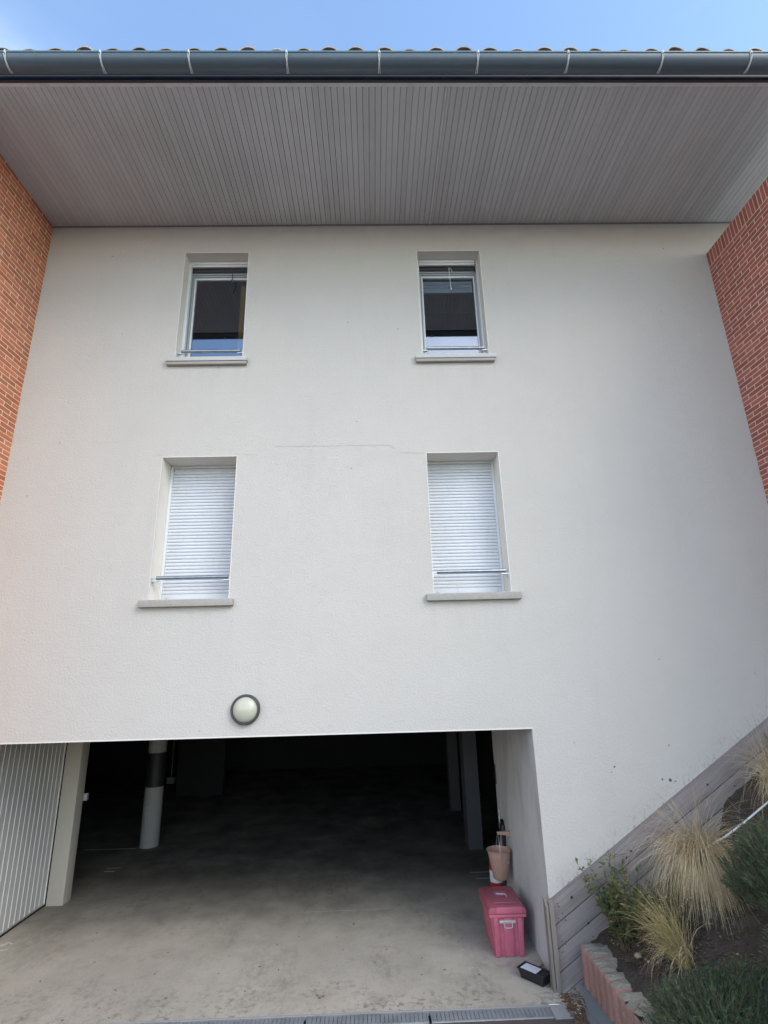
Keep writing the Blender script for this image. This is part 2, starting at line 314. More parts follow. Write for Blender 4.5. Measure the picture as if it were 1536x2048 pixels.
# ---------------------------------------------------------------- the building
B = thing('apartment_building', 'cream rendered apartment building with four windows above an open garage entrance', 'building', (0,0,0))
UL = (-2.41,-1.578,6.575,8.184); UR = (.68,1.52,6.575,8.184); LL = (-2.436,-1.575,3.585,5.245); LR = (.667,1.518,3.585,5.245)
GX0, GX1, GZ = -4.36, 1.6, 2.178
wall = obj('wall', holed([-9.5,9.5], [-.2,8.9], [UL,UR,LL,LR,(GX0,GX1,-.2,GZ)], 0), 'plaster', B)
for h, dp in ((UL,.3),(UR,.3),(LL,.33),(LR,.33)):
    x0,x1,z0,z1 = h; rv = MB()
    rv.add([(x0,0,z0),(x0,dp,z0),(x0,dp,z1),(x0,0,z1)], [(0,1,2,3)]); rv.add([(x1,0,z0),(x1,dp,z0),(x1,dp,z1),(x1,0,z1)], [(3,2,1,0)])
    rv.add([(x0,0,z1),(x1,0,z1),(x1,dp,z1),(x0,dp,z1)], [(3,2,1,0)]); rv.add([(x0,0,z0),(x1,0,z0),(x1,dp,z0),(x0,dp,z0)], [(0,1,2,3)])
    obj('window_reveal', rv, 'plaster_reveal', B)
for x0,x1,z0,z1 in (UL,UR,LL,LR):
    bd = MB(); bd.box(x0-.009,x0,-.003,.004,z0,z1+.009); bd.box(x1,x1+.009,-.003,.004,z0,z1+.009); bd.box(x0,x1,-.003,.004,z1,z1+.009)
    obj('corner_bead', bd, 'bead', B)
bd = MB(); bd.box(GX0,GX1+.010,-.003,.004,GZ-.003,GZ+.010)
obj('corner_bead', bd, 'bead', B)
# garage passage and hall
jm = MB().add([(GX1,0,-.05),(GX1,2.05,-.05),(GX1,2.05,GZ),(GX1,0,GZ)], [(3,2,1,0)])
obj('garage_jamb', jm, 'jamb_plaster', B)
gw = MB()
gw.add([(GX1,2.05,0),(2.4,2.05,0),(2.4,2.05,2.6),(GX1,2.05,2.6)], [(0,1,2,3)])
gw.add([(2.4,2.05,0),(2.4,12,0),(2.4,12,2.6),(2.4,2.05,2.6)], [(0,1,2,3)])
gw.add([(2.4,12,0),(-9.5,12,0),(-9.5,12,2.6),(2.4,12,2.6)], [(0,1,2,3)])
gw.add([(-9.5,12,0),(-9.5,2.45,0),(-9.5,2.45,2.6),(-9.5,12,2.6)], [(0,1,2,3)])
gw.box(-9.5,-4.285,2.25,2.45,0,2.6)
gw.add([(GX0,0,-.05),(GX0,2.3,-.05),(GX0,2.3,GZ),(GX0,0,GZ)], [(0,1,2,3)])
gw.box(-4.9,-3.76,8.55,8.75,0,2.6)
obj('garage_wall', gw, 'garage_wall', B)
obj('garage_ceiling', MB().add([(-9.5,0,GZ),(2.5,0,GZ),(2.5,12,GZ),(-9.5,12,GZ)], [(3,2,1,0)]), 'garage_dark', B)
obj('pillar', MB().box(-4.283,-4.068,2.228,2.42,0,GZ-.002), 'pillar', B, bevel=.006)
for x0,x1,y0,y1 in ((1.46,1.69,3.86,4.25),(1.52,1.72,6.35,6.7)):
    obj('pilaster', MB().box(x0,x1,y0,y1,0,GZ-.002), 'pilaster', B)
obj('conduit', MB().tube([(-4.09,2.438,1.24),(-4.09,2.438,GZ-.01)], .014), 'galvanised', B, smooth=True)
obj('switch_box', MB().box(-4.125,-4.02,2.421,2.47,1.17,1.26), 'frame_grey', B, bevel=.004)
obj('conduit', MB().tube([(1.95,3.3,1.5),(1.95,3.3,GZ-.01)], .02), 'galvanised', B, smooth=True)
obj('conduit', MB().tube([(1.585,1.9,0),(1.585,1.9,1.02)], .011), 'galvanised', B, smooth=True)
obj('warning_notice', MB().box(1.592,1.5985,1.98,2.035,1.30,1.54), 'sign_red', B)
# hairline cracks in the render
mat('crack', (.43,.41,.38), .95)
def crack(pts, w0=.0022):
    pl = []; ck = MB()
    for (xa,za),(xb,zb) in zip(pts[:-1], pts[1:]):
        n = max(2, int(abs(xb-xa)/.035)+1)
        for i in range(n): f = i/n; pl.append((xa+(xb-xa)*f, za+(zb-za)*f+random.uniform(-.006,.006)))
    pl.append(pts[-1])
    vs = []; fs = []
    for i,(x,z) in enumerate(pl):
        ww = w0*random.uniform(.4,1.1); vs += [(x,-.0022,z-ww),(x,-.0022,z+ww)]
        if i: k = 2*i; fs.append((k-2,k,k+1,k-1))
    ck.add(vs, fs); obj('crack', ck, 'crack', B)
crack([(-1.59,5.277),(-1.33,5.259)]); crack([(-1.13,5.364),(-.5,5.362),(.235,5.359),(.29,5.30)], .0029); crack([(.351,5.26),(.667,5.248)])
crack([(-3.31,5.455),(-2.9,5.454)], .0013); crack([(-2.56,5.275),(-2.44,5.279)], .0015)
ch = MB()
for x,z,s in ((2.938,1.662,.022),(2.99,1.65,.010),(2.86,1.672,.012),(2.395,1.80,.012),(2.36,1.75,.008),(-.161,5.675,.008),(4.05,8.2,.01)):
    a0 = random.random()*3; pts = [(x+s*random.uniform(.5,1)*cos(a0-k*1.05), z+s*random.uniform(.4,.9)*sin(a0-k*1.05)) for k in range(6)]
    ch.prism_y(pts, -.003, .002)
mat('chip', (.10,.085,.07), .95); obj('render_chip', ch, 'chip', B)

# soffit slats
SOF = obj('soffit', MB().box(-4.9,8.5,-1.83,0,8.656,8.67), 'soffit_back', B)
slat_me = {}
x = -4.83; k = 0
while x < 5.9:
    w_ = .0630
    if (k % 4) == 1: w_ = .0642
    key = round(w_,4)
    if key not in slat_me:
        mb = MB(); hw = key/2
        mb.prism_y([(-hw+.002,-.010),(hw-.002,-.010),(hw,-.0075),(hw,.006),(-hw,.006),(-hw,-.006)], -.902, .902); slat_me[key] = mb.mesh('slat', 'soffit')
    o = place('slat', slat_me[key], SOF, (x, -.905, 8.650+random.uniform(-.0012,.0012))); k += 1
    x += .0665
for xs in (.875, 2.645):
    obj('seam_strip', MB().box(xs-.011,xs+.011,-1.80,-.004,8.630,8.6385), 'soffit_trim', SOF)
    obj('seam_shadow_gap', MB().box(xs+.0115,xs+.0155,-1.80,-.004,8.636,8.639), 'soffit_gap', SOF)
tr_ = MB().box(-4.9,8.5,-1.834,-1.795,8.630,8.66)
obj('edge_trim', tr_, 'soffit_trim', SOF)
obj('edge_trim', MB().box(-4.25,8.5,-.012,-.001,8.622,8.648), 'soffit_back', SOF)
for xs in (-2.0, 2.58): obj('trim_joint', MB().box(xs-.03,xs+.03,-1.838,-1.785,8.6275,8.64), 'soffit_trim', SOF)
ROOF = obj('roof', MB().add([(-9.5,-1.86,8.80),(9.5,-1.86,8.80),(9.5,4,10.5),(-9.5,4,10.5),(-9.5,-1.86,8.76),(9.5,-1.86,8.76),(9.5,4,10.46),(-9.5,4,10.46)],
    [(0,1,2,3),(7,6,5,4),(0,4,5,1),(3,2,6,7)]), 'tile_clay', B)
obj('upper_wall', MB().box(-9.5,9.5,.34,.5,2.6,8.7) if False else MB().box(-9.5,9.5,1.6,1.7,2.6,9.6), 'interior', B)
obj('fascia', MB().box(-9.5,9.5,-1.862,-1.834,8.626,8.835), 'fascia', B)
# roof tiles: open half barrels
def tile_mesh():
    mb = MB(); n = 12; R0, R1, th, Ln, sl_ = .098, .085, .014, .45, .29
    vs = []
    for (yy, R) in ((0, R0), (Ln, R1)):
        for rr in (R, R-th):
            for i in range(n+1):
                a = pi*i/n; vs.append((rr*cos(a), yy, rr*sin(a)*.92+yy*sl_))
    m_ = n+1; fs = []
    for i in range(n):
        fs += [(i, i+1, 2*m_+i+1, 2*m_+i), (m_+i+1, m_+i, 3*m_+i, 3*m_+i+1), (i+1, i, m_+i, m_+i+1)]
    mb.add(vs, fs); return mb.mesh('roof_tile', 'tile_clay')
tm = tile_mesh(); TP = .2782
for row in range(3):
    for i in range(-20, 23):
        xx = .221+i*TP
        if row == 0 or abs(xx) < 5.6:
            o = place('roof_tile', tm, ROOF, (xx+random.uniform(-.014,.014), -1.955+row*.37+random.uniform(-.012,.012), 8.868+row*.37*.29+random.uniform(-.008,.006)))
            o.rotation_euler = (0, random.uniform(-.05,.05), random.uniform(-.03,.03))
# gutter
prof = []; R = .095; cy, cz = -1.975, 8.70
for i in range(21): a = pi+pi*i/20; prof.append((cy+R*cos(a), cz+R*sin(a)))
for i in range(20,-1,-1): a = pi+pi*i/20; prof.append((cy+(R-.004)*cos(a), cz+(R-.004)*sin(a)))
GUT = obj('gutter', MB().prism_x(prof, -9.5, 9.5), 'gutter', B, auto=True)
obj('gutter_bead', MB().tube([(-9.5,cy-R+.002,cz+.006),(9.5,cy-R+.002,cz+.006)], .0125, 12), 'gutter_edge', GUT, smooth=True)
for xs, ww in ((.925,.02),(-3.22,.012)):
    pr = [(cy+(R+.002)*cos(pi+pi*i/20), cz+(R+.002)*sin(pi+pi*i/20)) for i in range(21)]
    obj('gutter_joint', MB().prism_x(pr, xs-ww, xs+ww, closed=False), 'gutter', GUT, auto=True)
for bx in (-5.4,-4.45,-3.513,-2.588,-1.723,-.758,.165,1.157,2.072,3.034,3.944,4.9):
    mb = MB()
    for sgn in (-1, 1):
        path = []
        for i in range(13):
            a = pi+(pi*.62)*i/12; sp = .009-.006*min(1, i/5) if i < 6 else .003+.006*((i-6)/6)
            path.append((bx+sgn*sp, cy+(R+.005)*cos(a), cz+(R+.005)*sin(a)))
        mb.tube(path, .0046, 6)
    mb.tube([(bx,cy-R-.006,cz+.016),(bx,cy-R-.008,cz-.02)], .010, 8)
    obj('gutter_clip', mb, 'clip_plastic', GUT, smooth=True)

# windows
def sill(x0, x1, zt, parent, two=False, zb=.075):
    if two:
        obj('sill', MB().box(x0,x1,-.062,.30,zt-.056,zt), 'sill_light', parent, bevel=.005)
        obj('sill', MB().box(x0+.008,x1-.012,-.050,.02,zt-.098,zt-.058), 'sill', parent, bevel=.004)
    else: obj('sill', MB().box(x0,x1,-.062,.30,zt-zb,zt), 'sill', parent, bevel=.006)
def rail(x0, x1, z, parent, h):
    obj('guard_rail', MB().tube([(x0,.035,z),(x1,.035,z)], .0225, 16), 'steel_rail', parent, smooth=True)
    for xe, s in ((h[0], 1), (h[1], -1)):
        m_ = MB().box(min(xe+s*.002, xe+s*.075), max(xe+s*.002, xe+s*.075), .02, .055, z-.040, z-.030); m_.box(min(xe+s*.001,xe+s*.008), max(xe+s*.001,xe+s*.008), .015,.075,z-.075,z+.0)
        m_.tube([(xe+s*.006,.045,z-.05),(xe+s*.016,.045,z-.05)], .010, 8)
        obj('rail_bracket', m_, 'galvanised', parent, auto=True)
def upper_window(h, kind):
    x0,x1,z0,z1 = h
    Wd = obj('window', MB().box(x0+.001,x0+.034,.152,.22,z0,z1-.001).box(x1-.022,x1-.001,.152,.22,z0,z1-.001).box(x0+.034,x1-.034,.152,.19,z1-.045,z1-.001), 'window_frame', B, origin=((x0+x1)/2,.15,z0), bevel=.003)
    obj('frame', MB().box(x0+.036,x1-.036,.156,.185,z1-.083,z1-.05), 'window_frame', Wd, bevel=.003)
    obj('shutter_slot', MB().box(x0+.034,x1-.034,.20,.225,z1-.16,z1-.083).box(x0+.034,x1-.034,.192,.235,z1-.135,z1-.12), 'frame_dark', Wd)
    obj('shutter_end_slat', MB().box(x0+.034,x1-.034,.198,.216,z1-.178,z1-.160), 'frame_grey', Wd, bevel=.002)
    fr_ = MB().box(x0+.034,x0+.040,.19,.262,z0,z1-.16).box(x0+.046,x0+.060,.215,.262,z0,z1-.16).box(x1-.040,x1-.022,.215,.262,z0,z1-.16).box(x0+.060,x1-.040,.215,.262,z1-.20,z1-.165).box(x0+.060,x1-.040,.215,.262,z0,z0+.03)
    obj('frame', fr_, 'frame_grey', Wd, bevel=.003)
    a0,a1,b0,b1 = x0+.063, x1-.042, z0+.032, z1-.202
    sash = MB().box(a0,a0+.022,.232,.272,b0,b1).box(a1-.018,a1,.232,.272,b0,b1).box(a0+.022,a1-.018,.232,.272,b1-.03,b1).box(a0+.022,a1-.018,.232,.272,b0,b0+.035)
    obj('sash', sash, 'window_frame', Wd, bevel=.003)
    obj('pane', MB().add([(a0+.022,.252,b0+.035),(a1-.018,.252,b0+.035),(a1-.018,.252,b1-.03),(a0+.022,.252,b1-.03)], [(0,1,2,3)]), 'glass', Wd)
    rm = MB().add([(x0-.6,1.55,z0-.4),(x1+.6,1.55,z0-.4),(x1+.6,1.55,z1+.2),(x0-.6,1.55,z1+.2)], [(0,1,2,3)])
    rm.add([(x0-.6,.31,z0-.4),(x0-.6,1.55,z0-.4),(x0-.6,1.55,z1+.2),(x0-.6,.31,z1+.2)], [(0,1,2,3)]); rm.add([(x1+.6,.31,z0-.4),(x1+.6,1.55,z0-.4),(x1+.6,1.55,z1+.2),(x1+.6,.31,z1+.2)], [(0,1,2,3)])
    rm.add([(x0-.6,.31,z1+.2),(x1+.6,.31,z1+.2),(x1+.6,1.55,z1+.2),(x0-.6,1.55,z1+.2)], [(0,1,2,3)]); rm.add([(x0-.6,.31,z0-.4),(x1+.6,.31,z0-.4),(x1+.6,1.55,z0-.4),(x0-.6,1.55,z0-.4)], [(0,1,2,3)])
    obj('room', rm, 'interior', Wd)
    if kind == 'L':
        cu = MB()
        pts = [(x1-.155+.11*i/10, .30+.012*sin(i*1.9)) for i in range(11)]
        n = len(pts); cu.add([(px_,py_,z0+.05) for px_,py_ in pts]+[(px_,py_,z1-.28) for px_,py_ in pts], [(i,i+1,i+1+n,i+n) for i in range(n-1)])
        obj('curtain', cu, 'curtain', Wd, smooth=True)
        c_ = MB().tube([(x0+.59,.19,z1-.15),(x0+.588,.17,z1-.20),(x0+.592,.165,z1-.26),(x0+.575,.165,z1-.32),(x0+.562,.166,z1-.37)], .005, 6).tube([(x0+.59,.166,z1-.2),(x0+.602,.165,z1-.30),(x0+.606,.166,z1-.36)], .003, 6)
        obj('cord', c_, 'cord_dark', Wd, smooth=True)
    else:
        bl = MB()
        for i in range(3): bl.box(a0+.03,a1-.03,.275,.285+.004*i,z1-.31-.055*i+.002,z1-.26-.055*i)
        bl.box(a0+.03,a1-.03,.27,.30,z1-.45,z1-.42); obj('blind', bl, 'blind', Wd, bevel=.003)
        c_ = MB().tube([(x0+.445,.17,z1-.115),(x0+.445,.15,z1-.25),(x0+.452,.15,z1-.47)], .0032, 6).tube([(x0+.445,.165,z1-.12),(x0+.475,.16,z1-.15),(x0+.485,.17,z1-.185)], .0028, 6)
        c_.lathe([(.001,-.015),(.009,-.011),(.012,0),(.009,.011),(.001,.015)], (x0+.453,.15,z1-.485), seg=10)
        obj('cord', c_, 'cord_white', Wd, smooth=True)
    sill(x0-.095, x1+.075, z0-.012, Wd, two=True)
    rail(x0+.055, x1-.035, 6.70, Wd, h); return Wd
upper_window(UL, 'L')['label'] = 'upper left window with a sliver of ochre curtain'
upper_window(UR, 'R')['label'] = 'upper right window with a pale blue blind and white cord'
def lower_window(h, kind):
    x0,x1,z0,z1 = h
    Wd = obj('window', MB().box(x0+.001,x0+.030,.262,.325,z0,z1-.001).box(x1-.030,x1-.001,.262,.325,z0,z1-.001).box(x0+.030,x1-.030,.270,.32,z1-.028,z1-.001), 'window_frame', B, origin=((x0+x1)/2,.28,z0), bevel=.003)
    sh = MB(); z = z0+.095; a0, a1 = x0+.031, x1-.031; p = .0405
    sh.box(a0,a1,.300,.306,z0+.09,z1-.03)
    while z+p < z1-.035:
        pr = [(.300,z+.003),(.2895,z+.006),(.286,z+.014),(.285,z+.024),(.288,z+.033),(.293,z+.0385),(.300,z+.0395)]
        sh.prism_x(pr, a0, a1); z += p
    obj('roller_shutter', sh, 'shutter', Wd, kind='stuff', auto=True)
    obj('bottom_bar', MB().box(a0,a1,.282,.305,z0+.022,z0+.094), 'shutter', Wd, bevel=.004)
    obj('bottom_bar', MB().box(a0,a1,.270,.31,z0,z0+.020), 'window_frame', Wd, bevel=.003)
    for xs in (a0+.05, a1-.05): obj('bolt', MB().lathe([(.012,0),(.012,.004),(.008,.009),(.001,.010)], (xs,.282,z0+.055), 'y', 12), 'galvanised', Wd, smooth=True)
    lb = MB().box(a1-.16,a1-.09,.2802,.2825,z0+.062,z0+.080); obj('sticker', lb, 'paper', Wd)
    lt = MB()
    for i in range(5): lt.box(a1-.153+i*.012,a1-.146+i*.012,.2795,.2803,z0+.068,z0+.075)
    obj('sticker_print', lt, 'frame_grey', Wd)
    sill(x0-.085, x1+(.062 if kind == 'L' else .10), z0-.012, Wd)
    rail(x0+.05, x1-.03, 3.825, Wd, h); return Wd
lower_window(LL, 'L')['label'] = 'lower left window behind its closed white roller shutter'
lower_window(LR, 'R')['label'] = 'lower right window behind its closed white roller shutter'

# ---------------------------------------------------------------- brick side walls
BL, BP, CH = .231, .243, .060
def brick_unit(name, m, dx, dy, dz):   # proud brick, centred
    c = .004; mb = MB()
    mb.box(-dx/2, dx/2, -dy/2, dy/2, -dz/2, dz/2); me = mb.mesh(name, m); bm = bmesh.new(); bm.from_mesh(me)
    bmesh.ops.bevel(bm, geom=bm.edges[:], offset=.0022, segments=1, affect='EDGES'); bm.to_mesh(me); bm.free(); return me
def brick_wall(label, xf, side, y0, ztop, m, mort, soldier):
    """inner face at x=xf; side=+1 if the wall body lies towards +x"""
    T = thing('brick_wall', label, 'wall', (xf, y0/2, 0)); th = .32
    xa, xb = (xf+.0035, xf+th) if side > 0 else (xf-th, xf-.0035)
    obj('mortar', MB().box(xa, xb, y0+.006, -.0005, -.1, ztop), mort, T)
    dx = .02; xc = xf+side*dx/2
    me = brick_unit('brick', m, dx, BL, CH-.012); meh = brick_unit('brick', m, dx, BL/2-.006, CH-.012); mes = brick_unit('brick', m, dx, .0485, .213)
    zt = ztop; n = 0; rest = MB(); cand = []
    if soldier:
        k = 0
        while -(k+1)*.0605 > y0: cand.append((-.030-k*.0605, ztop-.1115, 's')); k += 1
        zt = ztop-.225
    r_ = 0
    while zt-(r_+1)*CH > 0.0:
        zc = zt-(r_+.5)*CH-.001; odd = r_ % 2; yy = 0
        if odd: cand.append((-BL/4-.003+.002, zc, 'h')); yy = -BP/2
        while yy-BP > y0-.001: cand.append((yy-BP/2, zc, 'f')); yy -= BP
        if yy-BP/2 > y0-.001: cand.append((yy-BP/4, zc, 'h'))
        r_ += 1
    cand.sort(key=lambda c: -(c[1]-3.3*(-c[0])))
    for i,(yc,zc,k) in enumerate(cand):
        j = random.uniform(-.0015,.0015)
        if i < 299:
            o = place('brick', {'f': me, 'h': meh, 's': mes}[k], T, (xc+j, yc, zc))
        else:
            ly = {'f': BL, 'h': BL/2-.006, 's': .05}[k]; lz = .215 if k == 's' else CH-.012
            rest.box(xc-dx/2+j, xc+dx/2+j, yc-ly/2, yc+ly/2, zc-lz/2, zc+lz/2)
    # the narrow end of the wall facing the driveway
    r_ = 0
    while ztop-(r_+1)*CH > 0:
        zc = ztop-(r_+.5)*CH; xx = xa+ (.0 if r_ % 2 else .115)
        xs = [xa-.006 if side > 0 else xa, xa+.105+(.10 if r_ % 2 else 0), xb]
        rest.box(xs[0]+.022*(side > 0), xs[1]-.005, y0-.001, y0+.012, zc-.025, zc+.025); rest.box(xs[1]+.005, xs[2]-.022*(side < 0), y0-.001, y0+.012, zc-.025, zc+.025); r_ += 1
    obj('brick_course', rest, m, T, kind='stuff')
    return T
brick_wall('orange brick side wall rising to the soffit at the left edge', -4.217, -1, -1.78, 8.652-.012, 'brick_orange', 'mortar', False)
RW = brick_wall('dull red brick side wall topped by upright bricks at the right edge', 4.617, 1, -2.42, 8.105, 'brick_red', 'mortar_grey', True)

# ---------------------------------------------------------------- wall lamp
T = thing('wall_lamp', 'round wall lamp with dark rim and frosted dome above the garage entrance', 'lamp', (-1.328,0,2.439))
c = (-1.328,-.0005,2.439)
obj('rim', MB().lathe([(.148,0),(.150,.030),(.146,.044),(.136,.052),(.128,.052),(.124,.044)], c, 'y', 48, cap0=False), 'lamp_ring', T, smooth=True)
obj('diffuser', MB().lathe([(.1245,.040),(.120,.052),(.106,.068),(.084,.082),(.058,.092),(.03,.098),(.001,.100)], c, 'y', 48), 'lamp_glass', T, smooth=True)
obj('clip', MB().box(-1.338,-1.318,-.058,-.03,2.291,2.305), 'lamp_ring', T, bevel=.002)

# ---------------------------------------------------------------- folded garage door on the left
T = thing('garage_door', 'pale ribbed metal garage door leaf folded back along the left wall', 'garage door', (-4.31,1.2,0))
pm = MB().box(-.012,.012,-.0435,.0435,.045,2.17).mesh('door_panel', 'door_white'); rmz = MB().prism_z([(.012,-.006),(.018,-.004),(.018,.004),(.012,.006)], .045, 2.17).mesh('rib', 'door_seam')
y = 2.20-.048
while y > .1:
    place('door_panel', pm, T, (-4.312, y, 0)); place('rib', rmz, T, (-4.314, y-.0485, 0)); y -= .097
obj('door_edge', MB().box(-4.328,-4.29,2.202,2.214,.03,2.172), 'door_seam', T)
obj('bottom_rail', MB().box(-4.33,-4.292,.06,2.214,.028,.046), 'galvanised', T)
obj('bottom_seal', MB().box(-4.324,-4.296,.06,2.214,.002,.028), 'rubber', T)
obj('side_seal', MB().box(-4.324,-4.292,2.214,2.2275,.002,2.172), 'rubber', T)

# ---------------------------------------------------------------- column
T = thing('concrete_column', 'round pale concrete column with a black painted band inside the dark garage', 'column', (-3.945,4.65,0))
c = (-3.945,4.65,0)
obj('shaft', MB().lathe([(.156,0),(.156,.935)], c, seg=32), 'column_concrete', T, smooth=True)
obj('black_band', MB().lathe([(.158,.935),(.158,1.49)], c, seg=32), 'rubber', T, smooth=True)
obj('shaft', MB().lathe([(.156,1.49),(.156,2.177)], c, seg=32), 'column_concrete', T, smooth=True)
mk = MB()
for i,(z,hh,wd) in enumerate(((.62,.008,.06),(.55,.05,.012),(.48,.04,.012),(.42,.045,.012),(.37,.035,.012))): mk.box(-3.985-wd/2,-3.985+wd/2,4.4925-.004,4.50,z-hh/2,z+hh/2)
obj('stencil_mark', mk, 'frame_grey', T)
T = tag(obj('wall_box', MB().box(-3.72,-3.60,4.60,4.68,.97,1.07).tube([(-3.66,4.64,1.07),(-3.66,4.64,2.17)], .008), 'garage_dark', None, origin=(-3.66,4.64,1.0)), 'small grey box hanging on a conduit beside the round column', 'electrical box')

# ---------------------------------------------------------------- painted marks
def strip(pts, m='road_paint'):
    mb = MB()
    for q in pts: mb.add([(x,y,.004) for x,y in q], [tuple(range(len(q)))])
    return mb
pn = strip([[(-4.20,1.16),(-4.13,1.175),(-4.095,1.27),(-4.135,1.275)],[(-4.115,1.262),(-4.105,1.268),(-4.045,1.232),(-4.062,1.205)],[(-4.062,1.205),(-4.045,1.232),(-4.012,1.265),(-4.020,1.245)],
            [(-4.22,1.075),(-4.055,1.075),(-4.055,1.105),(-4.22,1.105)],[(-4.058,1.070),(-4.0,1.125),(-4.03,1.118),(-4.055,1.105)]])
obj('floor_number', pn, 'road_paint', kind='structure')
obj('bay_line', strip([[(-.96,1.762),(.13,1.768),(.13,1.774),(-.96,1.768)],[(-4.98,4.52),(-4.12,4.50),(-4.12,4.53),(-4.98,4.55)],[(1.30,2.86),(1.60,2.86),(1.60,2.885),(1.30,2.885)],[(1.34,2.62),(1.58,2.62),(1.58,2.65),(1.34,2.65)],[(-4.13,3.42),(-3.97,3.42),(-3.97,3.45),(-4.13,3.45)],[(-4.15,3.55),(-3.95,3.58),(-3.95,3.60),(-4.15,3.57)]]), 'road_paint', kind='structure')

# ---------------------------------------------------------------- drainage channel
T = thing('drainage_channel', 'grey slotted drainage channel across the foot of the garage entrance', 'drain', (-1.5,-.335,0))
obj('channel', MB().box(-9.5,1.44,-.413,-.267,-.12,-.035), 'rubber', T)
gmb = MB(); GW = 1.022
gmb.box(-GW/2, GW/2, -.069, -.062, -.016, 0); gmb.box(-GW/2, GW/2, .062, .069, -.016, 0); gmb.box(-GW/2, -GW/2+.012, -.062, .062, -.016, 0); gmb.box(GW/2-.012, GW/2, -.062, .062, -.016, 0)
n = 28
for i in range(n):
    xx = -GW/2+.012+(GW-.024)*(i+.5)/n; gmb.box(xx-.0158, xx+.0158, -.062, .062, -.012+.0005*(i % 2), -.001)
gmb.box(-GW/2+.012, GW/2-.012, -.003, .003, -.02, -.013)
gme = gmb.mesh('grate', 'drain')
for i, xe in enumerate((.942,-.102+.0,-1.146,-2.19,-3.234,-4.278,-5.322)):
    place('grate', gme, T, (xe-.016, -.34, -.003+(.0012 if i % 2 else 0)))

# ---------------------------------------------------------------- pink storage box
T = thing('storage_box', 'faded pink plastic storage box with a lid beside the right jamb', 'storage box', (1.305,.78,0))
X0,X1,Y0,Y1 = 1.130,1.480,.52,1.05
def taper(x0,x1,y0,y1,z0,z1,d):
    return MB().add([(x0+d,y0+d,z0),(x1-d,y0+d,z0),(x1-d,y1-d,z0),(x0+d,y1-d,z0),(x0,y0,z1),(x1,y0,z1),(x1,y1,z1),(x0,y1,z1)], [(0,3,2,1),(4,5,6,7),(0,1,5,4),(1,2,6,5),(2,3,7,6),(3,0,4,7)])
obj('body', taper(X0+.012,X1-.012,Y0+.012,Y1-.012,.001,.352,.022), 'pink_plastic', T, bevel=.016)
def rib_f(xa, xb):     # raised rib on the tapered front
    return MB().add([(xa,Y0+.016,.006),(xb,Y0+.016,.006),(xb,Y0+.045,.006),(xa,Y0+.045,.006),(xa,Y0-.007,.345),(xb,Y0-.007,.345),(xb,Y0+.03,.345),(xa,Y0+.03,.345)], [(0,3,2,1),(4,5,6,7),(0,1,5,4),(1,2,6,5),(2,3,7,6),(3,0,4,7)])
for xa, xb in ((X0+.028,X0+.078),(X0+.128,X0+.222),(X0+.272,X0+.322)): obj('rib', rib_f(xa, xb), 'pink_plastic', T, bevel=.006)
for ya, yb in ((Y0+.03,Y0+.10),(Y0+.17,Y0+.25),(Y0+.31,Y0+.39),(Y0+.43,Y0+.50)):
    for sx_, xo in ((-1,X0),(1,X1)):
        xi = xo-sx_*.0
        obj('rib', MB().add([(xo-sx_*.028,ya,.006),(xo-sx_*.028,yb,.006),(xo-sx_*.05,yb,.006),(xo-sx_*.05,ya,.006),(xo-sx_*.004,ya,.345),(xo-sx_*.004,yb,.345),(xo-sx_*.03,yb,.345),(xo-sx_*.03,ya,.345)],
            [(0,3,2,1),(4,5,6,7),(0,1,5,4),(1,2,6,5),(2,3,7,6),(3,0,4,7)]), 'pink_plastic', T, bevel=.006)
obj('rim', MB().box(X0-.016,X1+.014,Y0-.014,Y1+.012,.350,.378), 'pink_plastic', T, bevel=.009)
LID = obj('lid', MB().prism_y([(X0-.020,.380),(X1+.018,.380),(X1+.016,.418),(X1-.006,.440),(X0+.004,.440),(X0-.018,.418)], Y0-.018, Y1+.014), 'pink_faded', T, bevel=.010, label='darker faded pink lid')
obj('lid_panel', MB().box(X0+.055,X1-.05,Y0+.10,Y1-.06,.437,.4455), 'pink_faded', LID, bevel=.004)
obj('lid_panel', MB().box(X0+.062,X1-.03,Y0-.022,Y0+.04,.388,.4435), 'pink_plastic', LID, bevel=.006)
obj('lid_recess', MB().box(X0+.11,X1-.11,.78,.90,.4445,.4475), 'pink_plastic', LID, bevel=.001)
obj('handle', MB().tube([(1.245,.83,.447),(1.243,.80,.462),(1.248,.765,.472),(1.27,.752,.474),(1.33,.745,.474),(1.352,.747,.466),(1.355,.75,.447)], .006, 8), 'galvanised', T, smooth=True)
obj('corner_tab', MB().box(X0+.026,X0+.062,Y0-.018,Y0+.004,.268,.352), 'pink_plastic', T, bevel=.004)
obj('latch', MB().box(X0+.085,X0+.25,Y0-.016,Y0+.010,.302,.326).add([], []), 'latch_grey', T, bevel=.004)
lt = MB()
for i in range(9): lt.box(X0+.122+i*.0105,X0+.128+i*.0105,Y0-.0175,Y0-.014,.309,.319)
obj('latch_print', lt, 'frame_grey', T)
obj('latch_loop', MB().tube([(X0+.130,Y0-.014,.306),(X0+.132,Y0-.022,.276),(X0+.144,Y0-.024,.266),(X0+.201,Y0-.024,.266),(X0+.213,Y0-.022,.276),(X0+.215,Y0-.014,.306)], .0055, 8), 'latch_grey', T, smooth=True)

